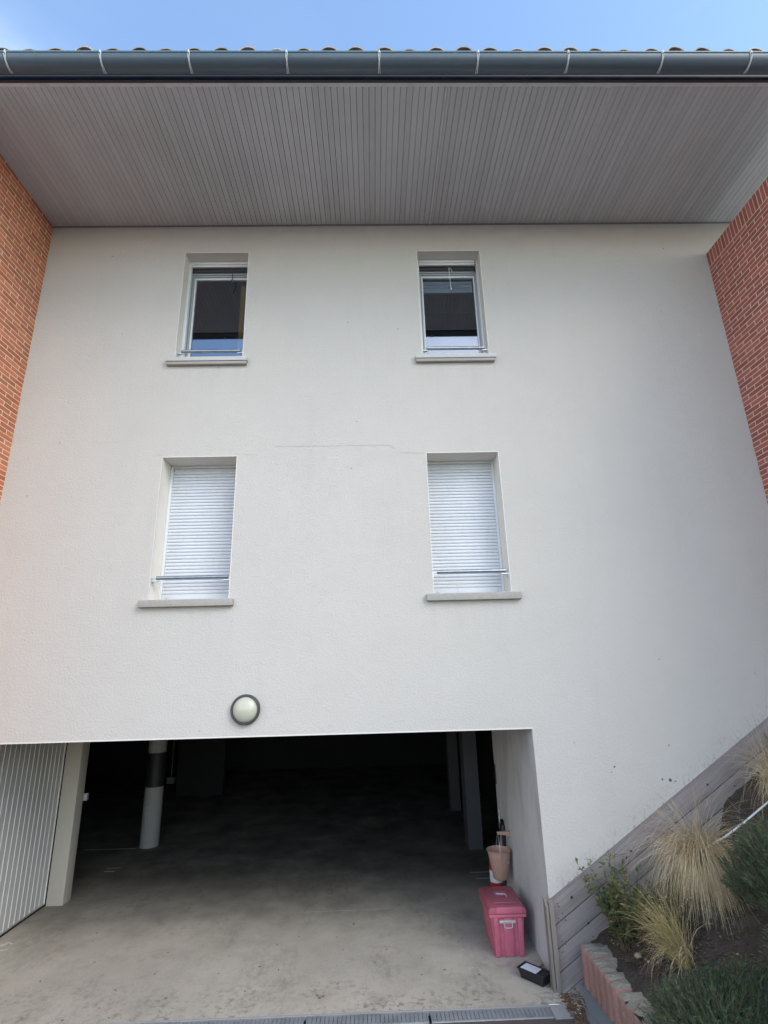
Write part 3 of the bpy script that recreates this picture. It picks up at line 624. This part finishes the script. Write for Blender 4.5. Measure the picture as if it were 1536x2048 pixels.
# ---------------------------------------------------------------- bucket, hook, extinguisher, tray
T = thing('bucket', 'dusty pink metal bucket hanging by its handle above the pink box', 'bucket', (1.447,1.42,.40))
obj('pail', MB().lathe([(.001,.004),(.082,.004),(.084,0),(.087,.004),(.126,.225),(.1275,.232),(.129,.240),(.1275,.246),(.1395,.288),(.147,.292),(.148,.299),(.142,.301),(.134,.285),(.084,.012),(.001,.010)], (1.447,1.42,.40), seg=40), 'bucket', T, smooth=True)
obj('handle', MB().tube([(1.438,1.282,.672),(1.433,1.285,.74),(1.436,1.31,.81),(1.447,1.42,.868),(1.456,1.53,.80),(1.452,1.556,.74),(1.45,1.558,.672)], .0035, 8), 'galvanised', T, smooth=True)
obj('handle_ear', MB().box(1.424,1.452,1.272,1.284,.648,.69), 'bucket', T, bevel=.003)
obj('side_seam', MB().tube([(1.447,1.2845,.655),(1.447,1.334,.41)], .0035, 6), 'bucket', T, smooth=True)
lt = MB()
for i,a in enumerate((-.95,-.83,-.71)):
    R_ = .1195; a2 = a+.06; lt.add([(1.447+R_*cos(a-.0), 1.42+R_*sin(a), .570),(1.447+R_*cos(a2),1.42+R_*sin(a2),.570),(1.447+(R_+.003)*cos(a2),1.42+(R_+.003)*sin(a2),.592),(1.447+(R_+.003)*cos(a),1.42+(R_+.003)*sin(a),.592)], [(0,1,2,3)])
obj('lettering', lt, 'paper', T)
tag(obj('wall_hook', MB().prism_y([(1.440,.862),(1.455,.856),(1.55,.846),(1.598,.818),(1.598,.885),(1.55,.888),(1.46,.884),(1.440,.890)], 1.405, 1.437), 'bucket', None, origin=(1.598,1.42,.85), bevel=.003), 'rusty pink bracket on the jamb holding the bucket handle', 'hook')
T = thing('fire_extinguisher', 'red fire extinguisher with black head standing behind the hanging bucket', 'fire extinguisher', (1.48,1.80,.0))
c = (1.470,1.82,.10)
obj('cylinder', MB().lathe([(.001,.0),(.072,.0),(.078,.01),(.078,.33),(.07,.375),(.04,.41),(.022,.43),(.001,.43)], c, seg=28), 'red_paint', T, smooth=True)
obj('valve', MB().lathe([(.02,.42),(.024,.44),(.024,.50),(.012,.51),(.001,.51)], c, seg=16), 'black_plastic', T, smooth=True)
obj('lever', MB().box(1.468,1.49,1.76,1.84,.595,.61).box(1.468,1.49,1.78,1.84,.62,.632), 'black_plastic', T, bevel=.003)
obj('hose', MB().tube([(1.50,1.80,.60),(1.55,1.76,.80),(1.575,1.72,.93),(1.578,1.70,.88),(1.575,1.69,.75),(1.568,1.70,.45),(1.56,1.70,.25)], [.012,.014,.026,.030,.026,.014,.012], 10), 'black_plastic', T, smooth=True)
obj('data_label', MB().lathe([(.0795,.14),(.0795,.27)], c, seg=28), 'paper', T, smooth=True)
obj('stand', MB().box(1.41,1.55,1.75,1.89,.0,.098), 'red_paint', T, bevel=.01)

T = thing('plastic_tray', 'small black plastic tray with a white paper slip on the floor by the post', 'tray', (1.43,.12,0))
rot = Matrix.Rotation(radians(-48), 3, 'Z')
def tloc(mb, c_=(1.43,.12,0)):
    mb.v = [tuple(rot @ Vector(p)+Vector(c_)) for p in mb.v]; return mb
obj('tray', tloc(MB().add([(-.115,-.05,.003),(.115,-.05,.003),(.115,.05,.003),(-.115,.05,.003),(-.135,-.066,.082),(.135,-.066,.082),(.135,.066,.082),(-.135,.066,.082)], [(0,3,2,1),(0,1,5,4),(1,2,6,5),(2,3,7,6),(3,0,4,7)])), 'black_plastic', T, auto=True)
obj('rim', tloc(MB().box(-.142,.142,-.073,-.062,.076,.088).box(-.142,.142,.062,.073,.076,.088).box(-.142,-.131,-.062,.062,.076,.088).box(.131,.142,-.062,.062,.076,.088)), 'black_plastic', T, bevel=.003)
obj('fill', tloc(MB().box(-.128,.128,-.060,.060,.06,.070)), 'soil', T)
obj('paper_slip', tloc(MB().box(-.115,.05,-.055,.052,.084,.0855)), 'paper', T)

# ---------------------------------------------------------------- weathered board cladding
T = thing('board_cladding', 'weathered grey board cladding climbing the foot of the facade beside the entrance', 'cladding', (1.62,-.04,0))
SL = .625; A = math.atan(SL)
def board(x0, x1, zt, zb, y0, y1, cut=0):   # zt, zb: heights at x = 1.618
    f = lambda x, z: z+SL*(x-1.618)
    if x0 < 1.7: pts = [(x0, f(x0, zb)), (x1+cut, f(x1+cut, zb)), (x1, f(x1, zt)), (x0, f(x0, zt))]
    else: pts = [(x0, f(x0, zb)), (x1, f(x1, zb)), (x1, f(x1, zt)), (x0, f(x0, zt))]
    return MB().prism_y(pts, y0, y1)
rows = ((4.62,.680,.492,0),(4.62,.482,.306,0),(3.40,.296,.132,.035),(2.55,.121,-.045,0),(1.86,-.054,-.20,0))
for i,(xe,zt,zb,cut) in enumerate(rows):
    yo = -.052+random.uniform(-.003,.003)
    obj('board', board(1.615, xe, zt, zb, yo, yo+.026, cut), 'weathered_wood', T, bevel=.004)
obj('ledge', board(1.615, 4.62, .690, .6805, -.050, -.002), 'weathered_wood', T, bevel=.002)
kn = MB(); nl = MB()
def knot(x, z, s, mbx):
    a0 = random.random(); mbx.prism_y([(x+s*random.uniform(.75,1.1)*cos(a0-k*.8), z+s*random.uniform(.6,1.2)*sin(a0-k*.8)) for k in range(8)], -.0565, -.05)
for x_, z_, s_ in ((1.80,.71,.014),(1.93,.50,.011),(1.67,.64,.006),(1.70,.585,.005),(1.72,.53,.006),(2.02,.41,.010),(2.42,1.07,.011),(2.47,1.045,.006),(3.28,1.62,.013),(2.6,1.16,.007),(3.42,1.42,.010),(1.96,.395,.006),(1.70,.345,.005),(2.15,.33,.008),(2.9,1.30,.007),(3.05,1.18,.006),(3.75,1.87,.009),(3.55,1.6,.007)): knot(x_, z_, s_, kn)
obj('knot', kn, 'knot', T)
for i in range(34):
    row = random.choice(((.640,.52),(.45,.335),(.26,.17))); x_ = 1.66+.60*random.randint(0,4)+random.uniform(-.01,.01); z_ = random.choice(row)+SL*(x_-1.618); nl.prism_y([(x_+.0035*cos(-k*1.05), z_+.0035*sin(-k*1.05)) for k in range(6)], -.0568, -.05)
obj('nail', nl, 'knot', T)
T = thing('wooden_post', 'upright grey wooden post at the corner of the entrance', 'post', (1.58,-.06,0))
obj('batten', MB().add([(1.570,-.092,-.02),(1.613,-.092,-.02),(1.613,-.028,-.02),(1.570,-.028,-.02),(1.570,-.092,.675),(1.613,-.092,.690),(1.613,-.028,.700),(1.570,-.028,.690)], [(0,3,2,1),(4,5,6,7),(0,1,5,4),(1,2,6,5),(2,3,7,6),(3,0,4,7)]), 'post_wood', T, bevel=.004)
obj('side_board', MB().add([(1.540,-.088,-.02),(1.565,-.088,-.02),(1.565,-.004,-.02),(1.540,-.004,-.02),(1.540,-.088,.650),(1.565,-.088,.655),(1.565,-.004,.715),(1.540,-.004,.718)], [(0,3,2,1),(4,5,6,7),(0,1,5,4),(1,2,6,5),(2,3,7,6),(3,0,4,7)]), 'post_wood', T, bevel=.004)

# ---------------------------------------------------------------- garden bank
def soil_z(x, y):
    d = max(0, -y-.05); z = .43+.622*(x-2.05)+.06*d-.06*(1-math.exp(-d/.3))
    k = min(1, max(0, (x-3.30)/.14)); z += .20*k*k*(3-2*k)*math.exp(-d/.45)
    e = min(1, d/.3); z += e*(.03*sin(x*5.1+y*3)+.02*sin(y*9+x*4))
    return z
sg = MB(); nx, ny = 90, 60; vs = []; fs = []
for j in range(ny+1):
    for i in range(nx+1):
        x = 1.93+(6.5-1.93)*(i/nx); y = -.056-(5.9)*(j/ny)**1.25
        vs.append((x, y, soil_z(x, y)+random.uniform(-.012,.012)))
for j in range(ny):
    for i in range(nx): a = j*(nx+1)+i; fs.append((a+nx+1, a+nx+2, a+1, a))
obj('garden_soil', sg.add(vs, fs), 'soil', smooth=True, kind='structure')
obj('kerb_slab', MB().prism_z([(1.665,-.34),(1.665,-3.6),(1.98,-3.6),(1.98,-.12),(1.76,-.12)], -.05, .03, [(1.70,-.34),(1.70,-3.6),(1.98,-3.6),(1.98,-.12),(1.79,-.12)]) if False else
    MB().add([(1.64,-.50,-.1),(1.76,-.06,-.1),(2.02,-.06,-.1),(2.02,-3.6,-.1),(1.64,-3.6,-.1),(1.70,-.50,.06),(1.79,-.08,.055),(2.02,-.06,.06),(2.02,-3.6,.42),(1.70,-3.6,.42)],
    [(0,1,2,3,4),(9,8,7,6,5),(1,0,5,6),(2,1,6,7),(3,2,7,8),(4,3,8,9),(0,4,9,5)]), 'slab_grey', kind='structure')
lab = ['salmon palisade block with grey top touching the board cladding', 'second salmon palisade block out from the board cladding', 'third salmon palisade block out from the board cladding', 'fourth salmon palisade block, its top partly under the green shrub', 'salmon palisade block under the green shrub at the bottom edge', 'salmon palisade block below the bottom edge of the picture']
def palisade(yc, zb, zt, lb):
    T = thing('palisade_block', lb, 'edging block', (1.93,yc,zb), 'salmon palisade blocks edging the planting bank')
    def outline(s=1):
        pts = []
        for cyy in (-.062, .062):         # two scallops on the face towards the driveway
            for i in range(7): a = pi*1.5-pi*i/6; pts.append((1.865+.074*cos(a)*s, yc-cyy*-1+.064*sin(a)*s) if False else (1.865+.070*cos(a)*s, yc+cyy+.0615*sin(a)*s if True else 0))
        return pts
    front = []
    for cyy in (-.062, .062):
        for i in range(7):
            a = pi*1.5-pi*i/6; front.append((1.862+.068*cos(a), yc+cyy+.0615*sin(a)))
    back = []
    for cyy in (.062, -.062):
        for i in range(6):
            a = pi/2-pi*i/5; back.append((2.03+.05*cos(a), yc+cyy+.0615*sin(a)))
    ol = front+back; ol = [(x+random.uniform(-.003,.003), y+random.uniform(-.003,.003)) for x,y in ol][::-1]
    obj('body', MB().prism_z(ol, zb, zt-.012), 'palisade', T, auto=True, bevel=.004)
    cx_ = sum(p[0] for p in ol)/len(ol); cy_ = sum(p[1] for p in ol)/len(ol)
    tp = [(cx_+(x-cx_)*1.002, cy_+(y-cy_)*1.002) for x,y in ol]
    mb = MB(); n = len(ol); vs = [(x,y,zt-.0155) for x,y in tp]+[(cx_+(x-cx_)*.6, cy_+(y-cy_)*.6, zt+random.uniform(-.004,.010)) for x,y in tp]+[(cx_,cy_,zt+.004)]
    fs = [(i,(i+1)%n,(i+1)%n+n,i+n) for i in range(n)]+[(i+n,(i+1)%n+n,2*n) for i in range(n)]
    obj('top_face', mb.add(vs, fs), 'palisade_top', T)
for i, yc in enumerate((-.245,-.497,-.750,-1.003,-1.256,-1.51,-1.765,-2.02,-2.275,-2.53)):
    palisade(yc, .055+.085*max(0,-yc-.5)*0+(.0 if i < 1 else -.0), .385+(0,.0,.012,.0,.03,.05,.07,.09,.11,.13)[i], lab[min(i,5)])

# plants ---------------------------------------------------------------
def blade(mb, base, d0, length, width, droop, seg=7, curl=0):
    p = Vector(base); d = Vector(d0).normalized(); side = d.cross(Vector((0,0,1)));
    if side.length < .05: side = Vector((1,0,0))
    side.normalize(); side = (Matrix.Rotation(random.uniform(0,pi), 3, d) @ side)
    st = length/seg; n0 = len(mb.v); pts = []
    for i in range(seg+1):
        wdt = width*(1-i/seg)**.6*.5+.0003; mb.v.append(tuple(p-side*wdt)); mb.v.append(tuple(p+side*wdt)); pts.append(p.copy())
        d = (d+Vector((curl*random.uniform(-1,1), curl*random.uniform(-1,1), -droop*(.6+i*.35)))).normalized(); p = p+d*st
        sz = soil_z(p.x, p.y)+.006
        if p.x > 1.95 and p.z < sz: p.z = sz
    for i in range(seg): k = n0+2*i; mb.f.append((k, k+1, k+3, k+2))
    return pts
def feather_grass(loc, n, ln, lean, label, m='grass_straw', spread=.9, droop=.16, wd=.0028, rad=.05, up=.9):
    mb = MB(); clumps = [(random.gauss(0,.35), random.gauss(0,.35), random.uniform(.75,1.15)) for _ in range(14)]
    for i in range(n):
        a = random.uniform(0, 2*pi); rr = rad*math.sqrt(random.random()); b = (loc[0]+rr*cos(a), loc[1]+rr*sin(a), loc[2]+random.uniform(-.01,.03))
        q = random.choice(clumps); d = Vector((lean[0]+spread*(q[0]+random.gauss(0,.33)), lean[1]+spread*(q[1]+random.gauss(0,.33)), up+random.uniform(-.25,.5)))
        blade(mb, b, d, ln*q[2]*random.uniform(.4,1.15), wd*random.uniform(.6,1.4), droop*random.uniform(.5,1.7), curl=.11)
    o = obj('feather_grass', mb, m, None, origin=loc); return tag(o, label, 'ornamental grass')
feather_grass((2.93,-.34,1.04), 2100, .86, (-.42,-.85), 'large straw coloured feather grass tuft spilling down the bank by the boards', droop=.19, spread=.85, up=.75, wd=.0024)
feather_grass((3.74,-.46,1.62), 750, .72, (-.25,-.45), 'feather grass tuft highest on the bank at the right edge', droop=.15, spread=1.0, wd=.0024)
feather_grass((2.30,-1.06,.58), 420, .62, (-.42,.42), 'smaller olive brown feather grass tuft lower on the bank', m='grass_olive', droop=.10, spread=.55, up=1.0, wd=.0024)
feather_grass((2.36,-.98,.62), 220, .50, (-.5,.0), 'thin straw grass tuft growing against the olive brown one', droop=.19, spread=.8, up=.7, wd=.0022)
# tall dry stalks
mb = MB()
for i in range(26):
    blade(mb, (3.72+random.uniform(-.05,.05),-.30+random.uniform(-.05,.05),1.52), (random.gauss(-.15,.12),random.gauss(-.1,.12),1.5), random.uniform(.45,.75), .004, .03, curl=.04)
tag(obj('dry_stalks', mb, 'grass_straw', None, origin=(3.72,-.3,1.5)), 'tall dry seed stalks leaning over the top of the boards', 'dry stalks')
def leafy(name, loc, stems, label, hgt, leafsz, m, cat, spread=.5, lean=(0,0), dens=26, upper=None, needle=False):
    T = thing(name, label, cat, loc); st = MB(); lf = MB(); lf2 = MB()
    for s in range(stems):
        a = random.uniform(0,2*pi); b = Vector((loc[0]+.07*cos(a)*random.random(), loc[1]+.07*sin(a)*random.random(), loc[2]-.02))
        d = Vector((lean[0]+spread*random.gauss(0,.6), lean[1]+spread*random.gauss(0,.6), 1)).normalized(); Lg = hgt*random.uniform(.45,1.1); p = b; path = [b.copy()]
        nseg = 8
        for i in range(nseg):
            d = (d+Vector((random.gauss(0,.10), random.gauss(0,.10), .04))).normalized(); p = p+d*Lg/nseg; path.append(p.copy())
        st.tube(path, [.0035*(1-i/(nseg+1))+.0008 for i in range(nseg+1)], 5)
        for k in range(dens):
            t_ = random.uniform(.12,1)*nseg; i = min(int(t_), nseg-1); q = path[i].lerp(path[i+1], t_-i)
            dd = Vector((random.gauss(0,1), random.gauss(0,1), random.uniform(-.4,.8))).normalized(); l_ = leafsz*random.uniform(.5,1.3); wv = dd.cross(Vector((random.gauss(0,.3),random.gauss(0,.3),1))).normalized()*l_*(.10 if needle else .22)
            tip = q+dd*l_; mid = q+dd*l_*.5+Vector((0,0,l_*.08)); tgt = lf if random.random() < .78 else lf2
            tgt.add([q, mid-wv, tip, mid+wv], [(0,1,2,3)])
    obj('stem', st, 'twig', T, smooth=True); obj('leaves', lf, m, T)
    if lf2.v: obj('leaves', lf2, upper or m, T)
    return T
leafy('weed_plant', (2.14,-.36,.44), 52, 'straggly leafy weed in front of the sloping boards', .70, .05, 'leaf_green', 'weed', spread=.5, lean=(.02,0), dens=42, upper='grass_green')
leafy('weed_plant', (2.36,-.62,.62), 14, 'yellowish low weed between the leafy weed and the grass', .36, .045, 'leaf_green', 'weed', spread=.6, dens=34, upper='grass_straw')
leafy('climbing_weed', (3.98,-.12,1.80), 6, 'dark sprig of weed peeping over the top board near the right edge', .34, .03, 'twig', 'weed', spread=.4, lean=(-.3,0), dens=18, upper='leaf_green')
def rosemary(loc, rx, ry, rz, n, label, needles=34):
    T = thing('rosemary_bush', label, 'shrub', loc); st = MB(); lf = MB(); lt_ = MB()
    for s in range(n):
        a = random.uniform(0,2*pi); e = math.acos(random.uniform(0,1)); rr = random.uniform(.55,1.0)
        end = Vector((loc[0]+rx*rr*cos(a)*sin(e), loc[1]+ry*rr*sin(a)*sin(e), loc[2]+rz*rr*cos(e)))
        if end.x > 2.0: end.z = max(end.z, soil_z(end.x, end.y)+.03)
        d = (end-Vector(loc)).normalized(); d = (d+Vector((random.gauss(0,.35),random.gauss(0,.35),.55))).normalized(); l_ = random.uniform(.10,.22); b = end-d*l_*.6; tip = end+d*l_*.4+Vector((0,0,.02))
        st.tube([b, b.lerp(tip,.5)+Vector((0,0,.01)), tip], [.002,.0016,.0008], 3, caps=False)
        tg = lt_ if random.random() < .25 else lf
        for k in range(needles):
            q = b.lerp(tip, random.uniform(.05,1)); dd = (d*.9+Vector((random.gauss(0,1),random.gauss(0,1),random.gauss(0,1))).normalized()).normalized(); ln = random.uniform(.015,.032); wv = dd.cross(Vector((random.gauss(0,1),random.gauss(0,1),1))).normalized()*.0016
            tg.add([q-wv, q+wv, q+dd*ln+wv*.4, q+dd*ln-wv*.4], [(0,1,2,3)])
    obj('stem', st, 'twig', T); obj('foliage', lf, 'rosemary', T); obj('foliage', lt_, 'leaf_green', T)
    return T
rosemary((3.12,-1.30,1.06), .46, .55, .52, 1600, 'dark green rosemary bush at the right edge below the feather grass')
rosemary((2.98,-2.02,.95), .58, .46, .40, 1300, 'dark green rosemary bush in the lower right corner')
rosemary((2.12,-1.72,.50), .40, .48, .22, 1300, 'low green rosemary spilling over the edging blocks at the bottom edge')
# stick and hose
tag(obj('white_cane', MB().tube([(2.86,-.50,1.19),(3.10,-.50,1.29),(3.30,-.50,1.40),(3.62,-.50,1.595)], .008, 8), 'pipe_white', None, origin=(2.86,-.5,1.19), smooth=True), 'thin white cane lying up the bank between the grass tufts', 'cane')
tag(obj('drip_hose', MB().tube([(2.36,-1.16,.66),(2.31,-1.3,.63),(2.30,-1.42,.615),(2.27,-1.6,.60)], .007, 8), 'black_plastic', None, origin=(2.3,-1.4,.6), smooth=True), 'short black irrigation hose on bare soil under the olive brown grass', 'hose')
# leaf litter and pebbles
def litter(n, fx, m, sz, name, zoff=.004):
    mb = MB()
    for i in range(n):
        x, y, z = fx(); a = random.uniform(0,2*pi); s = sz*random.uniform(.5,1.4); tl = random.uniform(-.6,.6); c_, s_ = cos(a), sin(a)
        P = [(-s,0,0),(0,-s*.38,s*.25),(s,0,tl*s*.5),(0,s*.38,s*.22)]
        mb.add([(x+px_*c_-py_*s_, y+px_*s_+py_*c_, z+abs(pz_)+zoff) for px_,py_,pz_ in P], [(0,1,2,3)])
    return obj(name, mb, m, kind='stuff')
def r1():
    x = random.uniform(1.57,1.74); y = random.uniform(-.60,-.10); return x, y, max(-.005, -.012+.163*(-y-.415)) if x < 1.72 else .03
litter(420, r1, 'leaf_dead', .020, 'leaf_litter')['label'] = 'dead brown leaves gathered at the foot of the post'
def r2():
    x = 2.02+abs(random.gauss(0,.35)); y = -random.uniform(.1,2.6); return x, y, soil_z(x,y)
litter(1500, r2, 'leaf_dead', .022, 'leaf_litter')['label'] = 'dead leaves scattered over the bank soil'
def r3():
    return 1.56+random.gauss(0,.03)-.02, random.uniform(-.02,.42), 0
litter(60, lambda: (min(1.59, 1.55+random.gauss(0,.025)), random.uniform(.0,.40), .0), 'leaf_dead', .018, 'leaf_litter')['label'] = 'dead leaves along the right jamb'
sp = MB()
for i in range(55):
    x, y, z = r2(); s = random.uniform(.004,.013)
    if i == 0: x, y, s = 2.12, -.62, .032
    z = soil_z(x, y); sp.lathe([(.001,-s*.6),(s*.8,-s*.4),(s,0),(s*.75,s*.45),(.001,s*.6)], (x,y,z+s*.3), seg=7)
obj('pebbles', sp, 'stone_pale', kind='stuff', smooth=True)['label'] = 'pale pebbles on the bank soil'
crumbs = MB()
for i in range(40):
    x = random.uniform(-3.4,1.4); y = random.uniform(-.2,1.3); s = random.uniform(.003,.009)
    if i < 4: x, y, s = ((-.55,-.02,.016),(-.52,.0,.013),(-1.2,.55,.012),(-.3,1.4,.014))[i]
    crumbs.lathe([(.001,0),(s,.001),(s*.7,s*.5),(.001,s*.6)], (x,y,.0), seg=6)
obj('floor_grit', crumbs, 'leaf_dead', kind='stuff')['label'] = 'grit and leaf crumbs on the concrete floor'
